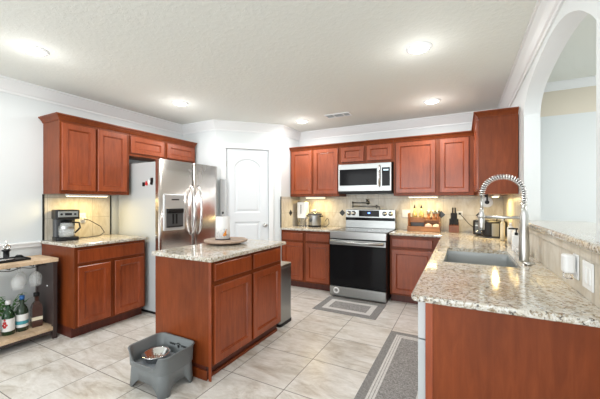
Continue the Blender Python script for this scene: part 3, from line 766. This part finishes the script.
bottle((-3.66, 1.325, .12), 'liquor_bottle', 'dark green bottle with blue cap and white and teal label', 'darkglass', 'blue', .045, .33)
b3 = bottle((-3.66, 1.435, .12), 'liquor_bottle', 'square brown bottle with diagonal label beside the dark side panel', 'brownglass', 'black', .055, .33, lab_m='brownglass', band='cream', sq=True, rz=.6)
bottle((-3.66, 1.11, .12), 'liquor_bottle', 'green bottle with black cap at the left frame edge', 'greenglass', 'black', .042, .31)
# leafy sprig behind the bottles
pl = thing('green_plant', 'leafy green plant behind the bottles on the cart shelf', 'plant', (-3.79, 1.28, .12), 0)
MB().lathe([(0, 0), (.04, 0), (.05, .12), (.045, .12), (.036, .01), (0, .01)], n=20).build('pot', 'darkgrey', pl)
stm = MB(); lf = MB()
for q in range(14):
    a = random.uniform(0, 2*PI); ln = random.uniform(.06, .16); hh = random.uniform(.2, .34)
    tip = (ln*.5*math.cos(a), ln*math.sin(a), hh); stm.tube([(0, 0, .08), (tip[0]*.4, tip[1]*.4, hh*.8), tip], .0025, 5)
    for w_ in range(7):
        f_ = .5+.5*w_/6; p = Vector((tip[0]*f_, tip[1]*f_, .08+(hh-.08)*f_)); b_ = random.uniform(0, 2*PI); s_ = random.uniform(.018, .03)
        mt = Matrix.Translation(p) @ Matrix.Rotation(b_, 4, 'Z') @ Matrix.Rotation(random.uniform(-.6, .9), 4, 'Y')
        lf.prism([(0, 0), (s_*.5, s_*.35), (s_, s_*.3), (s_*1.6, 0), (s_, -s_*.3), (s_*.5, -s_*.35)], 0, .0008, mtx=mt)
stm.build('stem', 'leaf', pl); lf.build('leaves', 'leaf', pl)
# tray and tools on the cart
ty = MB().box(-3.82, -3.60, .95, 1.37, .7805, .79, .003).box(-3.82, -3.60, .95, .955, .79, .80).box(-3.82, -3.60, 1.365, 1.37, .79, .80).box(-3.82, -3.815, .955, 1.365, .79, .80).box(-3.605, -3.60, .955, 1.365, .79, .80).build('serving_tray', 'black')
tag(ty, 'black serving tray on the bar cart top', 'tray')
ck = thing('wine_opener', 'black and chrome lever wine opener standing on the black tray', 'wine opener', (-3.73, 1.235, .79), 0)
MB().lathe([(0, 0), (.035, 0), (.035, .01), (.022, .015), (.022, .075), (.032, .085), (.032, .095), (0, .095)], n=20).build('stand', 'black', ck)
MB().lathe([(.014, 0), (.026, 0), (.026, .02), (.014, .02), (.014, 0)], mtx=Matrix.Translation((0, 0, .12)) @ Matrix.Rotation(PI/2, 4, 'Y'), n=24).tube([(0, 0, .09), (0, 0, .18)], .006).build('lever', 'chrome', ck)
tg = tag(MB().tube([(-3.72, 1.285, .80), (-3.715, 1.31, .818), (-3.71, 1.335, .815), (-3.705, 1.355, .80)], [.008, .009, .009, .006], 8).build('foil_cutter', 'black'), 'small black handle tool lying on the black tray', 'tool')
tag(MB().tube([(-3.65, 1.13, .80), (-3.65, 1.27, .80)], .009, 10).build('cocktail_jigger', 'chrome'), 'chrome bar tool lying on the black tray', 'tool')

# ------------------------------------------------------------------ coffee maker
cm = thing('coffee_maker', 'black and steel drip coffee maker on the left counter', 'coffee maker', (-3.765, 1.735, .917), LR-.25)
bx = MB().prism(rrect(-.10, .10, -.10, .14, .03), 0, .035, bev=.005); bx.build('base', 'black', cm)
MB().prism(rrect(-.095, .095, .05, .14, .03), .035, .24).build('water_tank', 'darkgrey', cm)
MB().prism(rrect(-.105, .105, -.11, .145, .03), .225, .325, bev=.008).build('brew_head', 'black', cm)
pnl = MB().box(-.085, .085, -.116, -.108, .25, .31, .003).build('control_panel', 'steel', cm)
MB().box(-.03, .03, -.118, -.115, .268, .292).build('display', 'black', pnl)
for x in (-.058, .058): MB().lathe([(0, 0), (.011, 0), (.011, .004), (0, .004)], mtx=Matrix.Translation((x, -.116, .28)) @ ROTX, n=14).build('button', 'black', pnl)
cf = MB().lathe([(0, 0), (.06, 0), (.07, .03), (.07, .09), (.05, .15), (.05, .17), (.047, .17), (.047, .15), (.067, .09), (.067, .03), (.058, .004), (0, .004)], (0, -.03, .037), 28).build('carafe', 'thinglass', cm)
MB().tube([(.05, -.05, .19), (.10, -.075, .185), (.11, -.08, .13), (.068, -.055, .075)], .009, 8).build('handle', 'black', cf)
MB().lathe([(.053, .15), (.053, .172), (0, .178)], (0, -.03, .037), 28).build('lid', 'black', cf)
MB().lathe([(.071, .115), (.0715, .10), (.071, .085)], (0, -.03, .037), 28).build('band', 'steel', cf)
attach(MB().tube([(XL+.055, 1.975, 1.13), (XL+.07, 2.03, 1.11), (XL+.10, 2.14, 1.03), (XL+.14, 2.16, .96), (XL+.16, 2.09, .925), (XL+.17, 1.93, .922), (XL+.16, 1.86, .922)], .0045, 6).build('power_cord', 'black'), cm, 'black cord from the coffee maker outlet to the counter')

# outlets
def outlet(loc, rz, label, w_=.075, kind='outlet', h_=.115):
    t = thing('wall_outlet' if kind == 'outlet' else 'light_switch', label, kind if kind == 'outlet' else 'switch', loc, rz)
    MB().box(-w_/2, w_/2, -.006, 0, -h_/2, h_/2, .003).build('cover_plate', 'white', t)
    n_ = 1 if w_ < .1 else 2
    for q in range(n_):
        x = (q-(n_-1)/2)*.046
        if kind == 'outlet':
            for z in (-.022, .022): MB().box(x-.015, x+.015, -.008, -.005, z-.014, z+.014, .003).box(x-.007, x-.005, -.0085, -.0075, z-.005, z+.006, mi=1).box(x+.005, x+.007, -.0085, -.0075, z-.005, z+.006, mi=1).build('socket', ['white', 'black'], t)
        else: MB().box(x-.016, x+.016, -.009, -.005, -.034, .034, .003).build('rocker', 'white', t)
    return t
o1 = outlet((XL+.0125, 1.98, 1.14), LR, 'white outlet on the tile behind the coffee maker')
tag(MB().box(XL+.021, XL+.05, 1.955, 2.01, 1.115, 1.15, .005).build('power_plug', 'white'), 'white plug in the outlet behind coffee maker', 'plug')
outlet((-.735, YB-.0125, 1.15), 0, 'white double switch on tile right of the range', .115, 'switch')
outlet((-.03, YB-.0125, 1.14), 0, 'white outlet with black plug right of the knife block')
tag(MB().box(-.045, -.015, YB-.05, YB-.021, 1.15, 1.175, .006).build('power_plug', 'black'), 'black plug in the outlet right of knife block', 'plug')
outlet((-2.26, YB-.0125, 1.14), 0, 'white outlet on tile behind the slow cooker')
outlet((XR-.0125, 1.695, 1.02), -LR, 'white double switch below the bar ledge at right', .12, 'switch')
outlet((XR-.0125, 1.85, 1.03), -LR, 'white outlet behind the plug-in air freshener')
af = thing('air_freshener', 'white plug-in air freshener below the bar ledge', 'air freshener', (XR-.022, 1.845, 1.03), -LR)
MB().prism(rrect(-.032, .032, -.045, 0, .016), -.03, .055, bev=.01).build('housing', 'white', af)
lab(MB().prism(rrect(-.022, .022, -.04, -.006, .012), -.058, -.031, bev=.005).build('refill', 'glass', af), 'clear liquid refill')

# ------------------------------------------------------------------ island items
ls = thing('lazy_susan', 'round weathered wood turntable on the kitchen island', 'tray', (-2.055, 2.325, .918), 0)
MB().lathe([(0, .014), (.175, .014), (.205, .022), (.21, .03), (.21, .038), (.203, .042), (.195, .036), (0, .036)], n=56).build('top', 'susan', ls)
MB().lathe([(0, 0), (.12, 0), (.12, .014), (0, .014)], n=32).build('base', 'darkwood', ls)
pt = thing('paper_towel_holder', 'paper towel roll with orange print standing on wood turntable', 'paper towel holder', (-2.10, 2.33, .9545), 0)
MB().lathe([(0, 0), (.075, 0), (.075, .008), (0, .01)], n=32).build('base', 'darkwood', pt)
MB().lathe([(0, 0), (.006, 0), (.006, .245), (0, .245)], (0, 0, .008), 12).build('rod', 'nickel', pt)
MB().lathe([(0, 0), (.009, .004), (.011, .014), (.006, .024), (0, .026)], (0, 0, .25), 14).build('finial', 'black', pt)
rl = MB().lathe([(.02, .01), (.068, .01), (.068, .225), (.02, .225), (.02, .01)], n=36).build('paper_roll', 'paper', pt)
pr = MB(); random.seed(7)
for q in range(26):
    a = -.95+random.uniform(-1.0, 1.0); z_ = random.uniform(.03, .105); s_ = random.uniform(.004, .009)
    pr.lathe([(0, 0), (s_, 0), (s_, .0008), (0, .0008)], mtx=Matrix.Translation((.068*math.cos(a), .068*math.sin(a), z_)) @ Matrix.Rotation(a, 4, 'Z') @ Matrix.Rotation(PI/2, 4, 'Y'), n=8)
lab(pr.build('printed_pattern', 'greymetal', rl), 'small grey printed motifs')
pr = MB()
for u, z_, s_ in ((.0, .055, .017), (.006, .078, .010), (.012, .096, .006), (-.012, .045, .008)):
    a = -.55+u/.068
    pr.lathe([(0, 0), (s_, 0), (s_, .0012), (0, .0012)], mtx=Matrix.Translation((.0682*math.cos(a), .0682*math.sin(a), z_)) @ Matrix.Rotation(a, 4, 'Z') @ Matrix.Rotation(PI/2, 4, 'Y'), n=10)
lab(pr.build('printed_motif', 'orange', rl), 'orange printed figure')
# folded steel panel between fridge and pantry door
fp = thing('folded_step_stool', 'narrow grey metal folded stool standing between refrigerator and pantry door', 'step stool', (A[0]+.04, A[1]+.04, 0), PI/4)
fp.location = (-3.172+.025, 3.528-.025, 0)
MB().box(-.04, .035, -.010, .006, .02, 1.66, .004).build('panel', 'greymetal', fp)
for x in (-.042, .037): MB().tube([(x, -.004, 0), (x, -.004, 1.665)], .007, 8).build('rail', 'greymetal', fp)

# ------------------------------------------------------------------ back-left counter
wd_ = thing('water_dispenser', 'white water filter pitcher standing left of the slow cooker', 'water filter', (-2.375, 4.60, .917), 0)
MB().prism(rrect(-.082, .082, -.07, .07, .02), .135, .40, bev=.004).build('reservoir', 'white', wd_)
lab(MB().prism(rrect(-.07, .07, -.065, .065, .02), .004, .133, bev=.004).build('jug', 'glass', wd_), 'clear lower jug')
MB().prism(rrect(-.075, .075, -.07, .07, .02), 0, .004).build('base', 'darkgrey', wd_)
MB().box(-.012, .0, -.074, -.069, .21, .36, .002).build('handle_slot', 'darkwood', wd_)
sc_ = thing('slow_cooker', 'small steel slow cooker with glass lid on the left counter', 'slow cooker', (-2.14, 4.56, .917), 0); sc_.scale = (.92, .92, 1.3)
MB().lathe([(0, 0), (.095, 0), (.10, .015), (.108, .13), (.108, .15), (0, .15)], n=36, sx=1.08).build('body', 'steel', sc_)
MB().lathe([(.098, 0), (.104, 0), (.106, .02), (.10, .02)], n=36, sx=1.08).build('foot_ring', 'black', sc_)
MB().lathe([(.108, .145), (.120, .15), (.120, .165), (.098, .17), (.098, .15)], n=36, sx=1.08).build('rim', 'darkgrey', sc_)
MB().lathe([(.10, .168), (.07, .187), (0, .195), (0, .19), (.068, .182), (.097, .166)], n=36, sx=1.08).build('lid', 'glass', sc_)
MB().lathe([(0, .19), (.02, .192), (.022, .215), (0, .22)], n=18).build('lid_knob', 'white', sc_)
MB().lathe([(0, 0), (.026, 0), (.024, .008), (0, .008)], mtx=Matrix.Translation((-.035, -.105, .085)) @ ROTX, n=20).build('dial_plate', 'darkgrey', sc_)
for s_ in (-1, 1): MB().tube([(s_*.11, -.03, .13), (s_*.15, -.02, .135), (s_*.15, .02, .135), (s_*.11, .03, .13)], .008, 8).build('handle', 'black', sc_)
attach(MB().tube([(-2.04, 4.62, .93), (-1.97, 4.63, .922), (-1.93, 4.66, .96), (-1.945, 4.68, 1.04), (-1.98, 4.69, 1.05), (-2.0, 4.66, 1.0)], .005, 6).build('power_cord', 'black'), sc_, 'looped black cord right of the slow cooker')

# ------------------------------------------------------------------ back-right counter
rk = thing('countertop_rack', 'two-tier honey wood spice rack on the right counter', 'rack', (-.47, 4.60, .917), 0)
MB().box(-.205, -.192, -.10, .06, 0, .25, .002).build('side', 'oak', rk)
MB().box(.192, .205, -.10, .06, 0, .20, .002).build('side', 'oak', rk)
MB().box(-.192, .192, -.10, .06, 0, .014).build('shelf', 'oak', rk)
MB().box(-.192, .192, -.02, .06, .145, .158).build('shelf', 'oak', rk)
MB().box(-.192, .192, .048, .06, .014, .19).build('back_panel', 'oak', rk)
MB().box(-.21, .21, -.115, -.10, 0, .07, .002).build('front_rail', 'oak', rk)
MB().box(-.192, .0, -.03, -.02, .12, .19, .002).box(.0, .192, -.03, -.02, .145, .165, .002).build('upper_rail', 'oak', rk)
lab(MB().box(-.18, -.01, .03, .045, .03, .12).build('chalk_panel', 'darkgrey', rk), 'dark slate panel')
def jar(x, y, z, name, label, cat, prof, mats, group=None, rz=0):
    t = thing(name, label, cat, (x, y, z), rz, group)
    for (nm, pf_, m_) in prof: MB().lathe(pf_, n=20).build(nm, m_, t)
    return t
oil_p = [('body', [(0, 0), (.03, 0), (.032, .07), (.028, .09), (.012, .12), (.011, .16), (0, .16)], 'oil'), ('cap', [(0, .16), (.013, .16), (.008, .19), (.004, .21), (0, .21)], 'black')]
jb = jar(-.60, 4.62, 1.0755, 'oil_bottle', 'leftmost golden bottle with black spout on the wooden rack', 'bottle', oil_p, None, 'bottles on the wooden rack')
dup(jb, (-.51, 4.62, 1.0755), 0, 'second golden bottle with black spout on the wooden rack')
mill = [('body', [(0, 0), (.024, 0), (.024, .03), (.016, .05), (.02, .08), (.022, .085)], 'copper'), ('top', [(.022, .085), (.026, .09), (.026, .13), (0, .135)], 'steel')]
pm_ = jar(-.415, 4.62, 1.0755, 'pepper_mill', 'shorter copper and steel mill on the wooden rack', 'mill', mill, None, 'mills on the wooden rack')
dup(pm_, (-.345, 4.61, 1.0755), 0, 'copper and steel mill in the middle of three on the rack')
dup(pm_, (-.30, 4.63, 1.0755), 0, 'copper and steel mill at the right end of the rack')
gp = [('bowl', [(0, 0), (.025, 0), (.048, .03), (.05, .055), (.04, .082), (.0, .10)], 'garlic')]
g1 = jar(-.41, 4.545, .9315, 'garlic_keeper', 'round pale rose pot in the lower rack', 'pot', gp, None)
gp = [('bowl', [(0, 0), (.025, 0), (.046, .03), (.048, .055), (.038, .08), (.0, .095)], 'cream')]
jar(-.31, 4.545, .9315, 'ceramic_pot', 'round cream pot in the lower right of rack', 'pot', gp, None)
gl = [('bulb', [(0, 0), (.018, .004), (.022, .016), (.012, .028), (.004, .038), (0, .04)], 'cream')]
q0 = jar(-.62, 4.53, .9905-.059, 'garlic_bulb', 'leftmost of three small pale bulbs in the lower rack', 'vegetable', gl, None, 'pale bulbs in the lower rack')
dup(q0, (-.57, 4.53, .9315), .5, 'middle of three small pale bulbs in the lower rack'); dup(q0, (-.52, 4.53, .9315), 1, 'rightmost of three small pale bulbs in the lower rack')
for o_ in bpy.data.objects:
    if o_.name.startswith('garlic_bulb'): o_.location.z = .9315+.0
# knife block
kn = thing('knife_block', 'walnut knife block with black-handled knives', 'knife block', (-.10, 4.62, .917), 0)
MB().prism([(-.05, 0), (.09, 0), (.09, .13), (-.05, .09)], -.06, .06, mtx=Matrix(((0, 0, 1, 0), (1, 0, 0, 0), (0, 1, 0, 0), (0, 0, 0, 1)))).build('block', 'walnut', kn)
for n_, y, z, l_ in ((4, -.03, .098, .085), (3, .015, .108, .15), (2, .05, .12, .21)):
    for c_ in range(n_):
        x = (c_-(n_-1)/2)*.030
        MB().box(x-.010, x+.010, y-.008, y+.008, z, z+l_, .005).build('knife_handle', 'black', kn)
# toaster
to = thing('toaster', 'black two-slot toaster right of the knife block', 'toaster', (.205, 4.42, .917), -.15)
MB().prism(rrect(-.075, .075, -.13, .13, .03), .01, .185, bev=.015).build('body', 'black', to)
MB().box(-.05, .05, -.134, -.129, .025, .16, .003).build('front_panel', 'darkgrey', to)
for x in (-.03, .03):
    MB().box(x-.011, x+.011, -.10, .10, .1835, .187).build('slot', 'steel', to)
    MB().lathe([(0, 0), (.013, 0), (.012, .012), (0, .012)], mtx=Matrix.Translation((x, -.134, .05)) @ ROTX, n=14).build('knob', 'chrome', to)
    MB().box(x-.016, x+.016, -.152, -.134, .115, .128, .003).build('lever', 'steel', to)
attach(MB().tube([(-.03, YB-.05, 1.162), (-.0, YB-.09, 1.13), (.07, YB-.12, 1.04), (.14, YB-.14, .98), (.20, YB-.15, .925), (.22, YB-.20, .925)], .004, 6).build('power_cord', 'black'), to, 'black cord hanging from the outlet')
mc = thing('countertop_appliance', 'rounded black and steel appliance right of the toaster', 'appliance', (.325, 4.16, .917), .1)
MB().prism(rrect(-.125, .125, -.09, .09, .065), .012, .195, bev=.025).build('body', 'black', mc)
MB().box(-.04, .03, -.0945, -.089, .02, .165, .002).build('steel_band', 'steel', mc)
MB().prism(rrect(-.095, .095, -.075, .075, .055), 0, .012).build('base', 'darkgrey', mc)
MB().tube([(.02, 0, .18), (.03, 0, .225), (.08, 0, .235), (.10, 0, .20)], .007, 8).build('handle', 'black', mc)
# mounted paper roll
pr_ = thing('wall_paper_towel', 'white paper towel roll mounted under the corner wall cabinet', 'paper towel', (.232, 3.80, 1.322), 0)
MB().lathe([(.02, 0), (.055, 0), (.055, .26), (.02, .26), (.02, 0)], mtx=Matrix.Rotation(-PI/2, 4, 'X'), n=32).build('paper_roll', 'paper', pr_)
MB().lathe([(0, -.006), (.021, -.006), (.021, .266), (0, .266)], mtx=Matrix.Rotation(-PI/2, 4, 'X'), n=20).box(-.008, .008, -.014, -.006, -.02, .083).box(-.008, .008, .266, .274, -.02, .083).build('bracket', 'black', pr_)
# things by the window-side corner
sb = thing('soap_dispenser', 'white dish soap bottle with black pump beside the faucet', 'soap dispenser', (.40, 3.12, .917), 0)
MB().prism(rrect(-.03, .03, -.02, .02, .012), 0, .13, bev=.006).build('bottle', 'white', sb)
MB().lathe([(0, .13), (.012, .13), (.012, .15), (.005, .155), (.005, .18), (0, .18)], n=14).box(-.055, .012, -.01, .01, .178, .19, .003).build('pump', 'black', sb)
cb = thing('sponge_caddy', 'small white sink caddy behind the faucet', 'caddy', (.40, 2.86, .917), 0)
MB().box(-.045, .045, -.05, .05, .035, .05, .004).box(-.045, -.040, -.05, .05, .05, .07, .001).box(.040, .045, -.05, .05, .05, .07, .001).build('tray', 'white', cb)
for x in (-.035, .035):
    for y in (-.04, .04): MB().tube([(x, y, 0), (x, y, .036)], .003, 6).build('leg', 'chrome', cb)
for i, (x, y, h_, r_, m_, l_) in enumerate(((.38, 3.9, .24, .022, 'cream', 'tall cream bottle in the corner behind the faucet'), (.43, 3.72, .20, .03, 'white', 'white bottle in the corner, nearer of two behind the arm'), (.44, 3.5, .16, .03, 'white', 'short white bottle by the right wall tile'))):
    t_ = thing('soap_bottle', l_, 'bottle', (x, y, .917), 0)
    MB().lathe([(0, 0), (r_, 0), (r_, h_*.75), (r_*.4, h_*.85), (0, h_*.85)], n=20).build('body', m_, t_)
    MB().lathe([(0, h_*.85), (r_*.45, h_*.85), (r_*.45, h_), (0, h_)], n=16).build('cap', 'white', t_)

# ------------------------------------------------------------------ ceiling fixtures
r0 = thing('recessed_light', 'recessed ceiling light at upper left, nearest the left wall', 'ceiling light', (LIGHTS[0][0], LIGHTS[0][1], CEIL), 0, 'recessed ceiling lights')
MB().lathe([(.072, -.012), (.095, -.006), (.10, 0), (.07, 0)], n=40).build('trim_ring', 'trim', r0)
MB().lathe([(.073, -.010), (.06, -.018), (.035, -.024), (0, -.026)], n=40).build('lens', 'lens', r0)
for (x, y), l_ in zip(LIGHTS[1:], ('recessed ceiling light above the refrigerator', 'recessed ceiling light near the pantry corner, left of vent', 'recessed ceiling light above the right wall cabinets', 'large recessed ceiling light nearest the arch')):
    dup(r0, (x, y, CEIL), 0, l_)
vt = thing('ceiling_vent', 'white slatted air vent in the ceiling', 'vent', (-1.52, 4.0, CEIL), 0)
MB().box(-.18, .18, -.08, -.065, -.012, 0, .002).box(-.18, .18, .065, .08, -.012, 0, .002).box(-.18, -.165, -.065, .065, -.012, 0, .002).box(.165, .18, -.065, .065, -.012, 0, .002).box(-.06, -.045, -.065, .065, -.012, 0).box(.075, .09, -.065, .065, -.012, 0).build('frame', 'trim', vt)
MB().box(-.165, .165, -.065, .065, -.002, -.0005).build('duct', 'darkgrey', vt)
sl = MB()
for k in range(5):
    y = -.05+k*.023; sl.box(-.165, .165, y, y+.002, -.009, -.003)
sl.build('slats', 'fridgeside', vt)
# under-cabinet lights
def ucl(x, y, ln, rz, z, label, p=2.2):
    t = thing('under_cabinet_light', label, 'light', (x, y, z), rz)
    MB().box(-ln/2, ln/2, -.03, .03, -.022, 0, .004).build('housing', 'white', t)
    MB().box(-ln/2+.01, ln/2-.01, -.022, .022, -.026, -.0215).build('lens', 'strip', t)
    a = area('under_cabinet_lamp', (x, y, z-.032), (0, 0, rz), ln*.9, .04, p, (1, .74, .30)); return t
ucl(-3.72, 1.93, .42, PI/2, 1.409, 'under-cabinet light strip above the coffee maker', 3.6)
ucl(-2.12, 4.55, .35, 0, 1.409, 'under-cabinet light strip above the slow cooker', 3)
ucl(-.48, 4.55, .38, 0, 1.409, 'under-cabinet light strip above the spice rack', 3)
ucl(.33, 4.10, .30, PI/2, 1.404, 'under-cabinet light strip below the corner cabinet', 4.5)
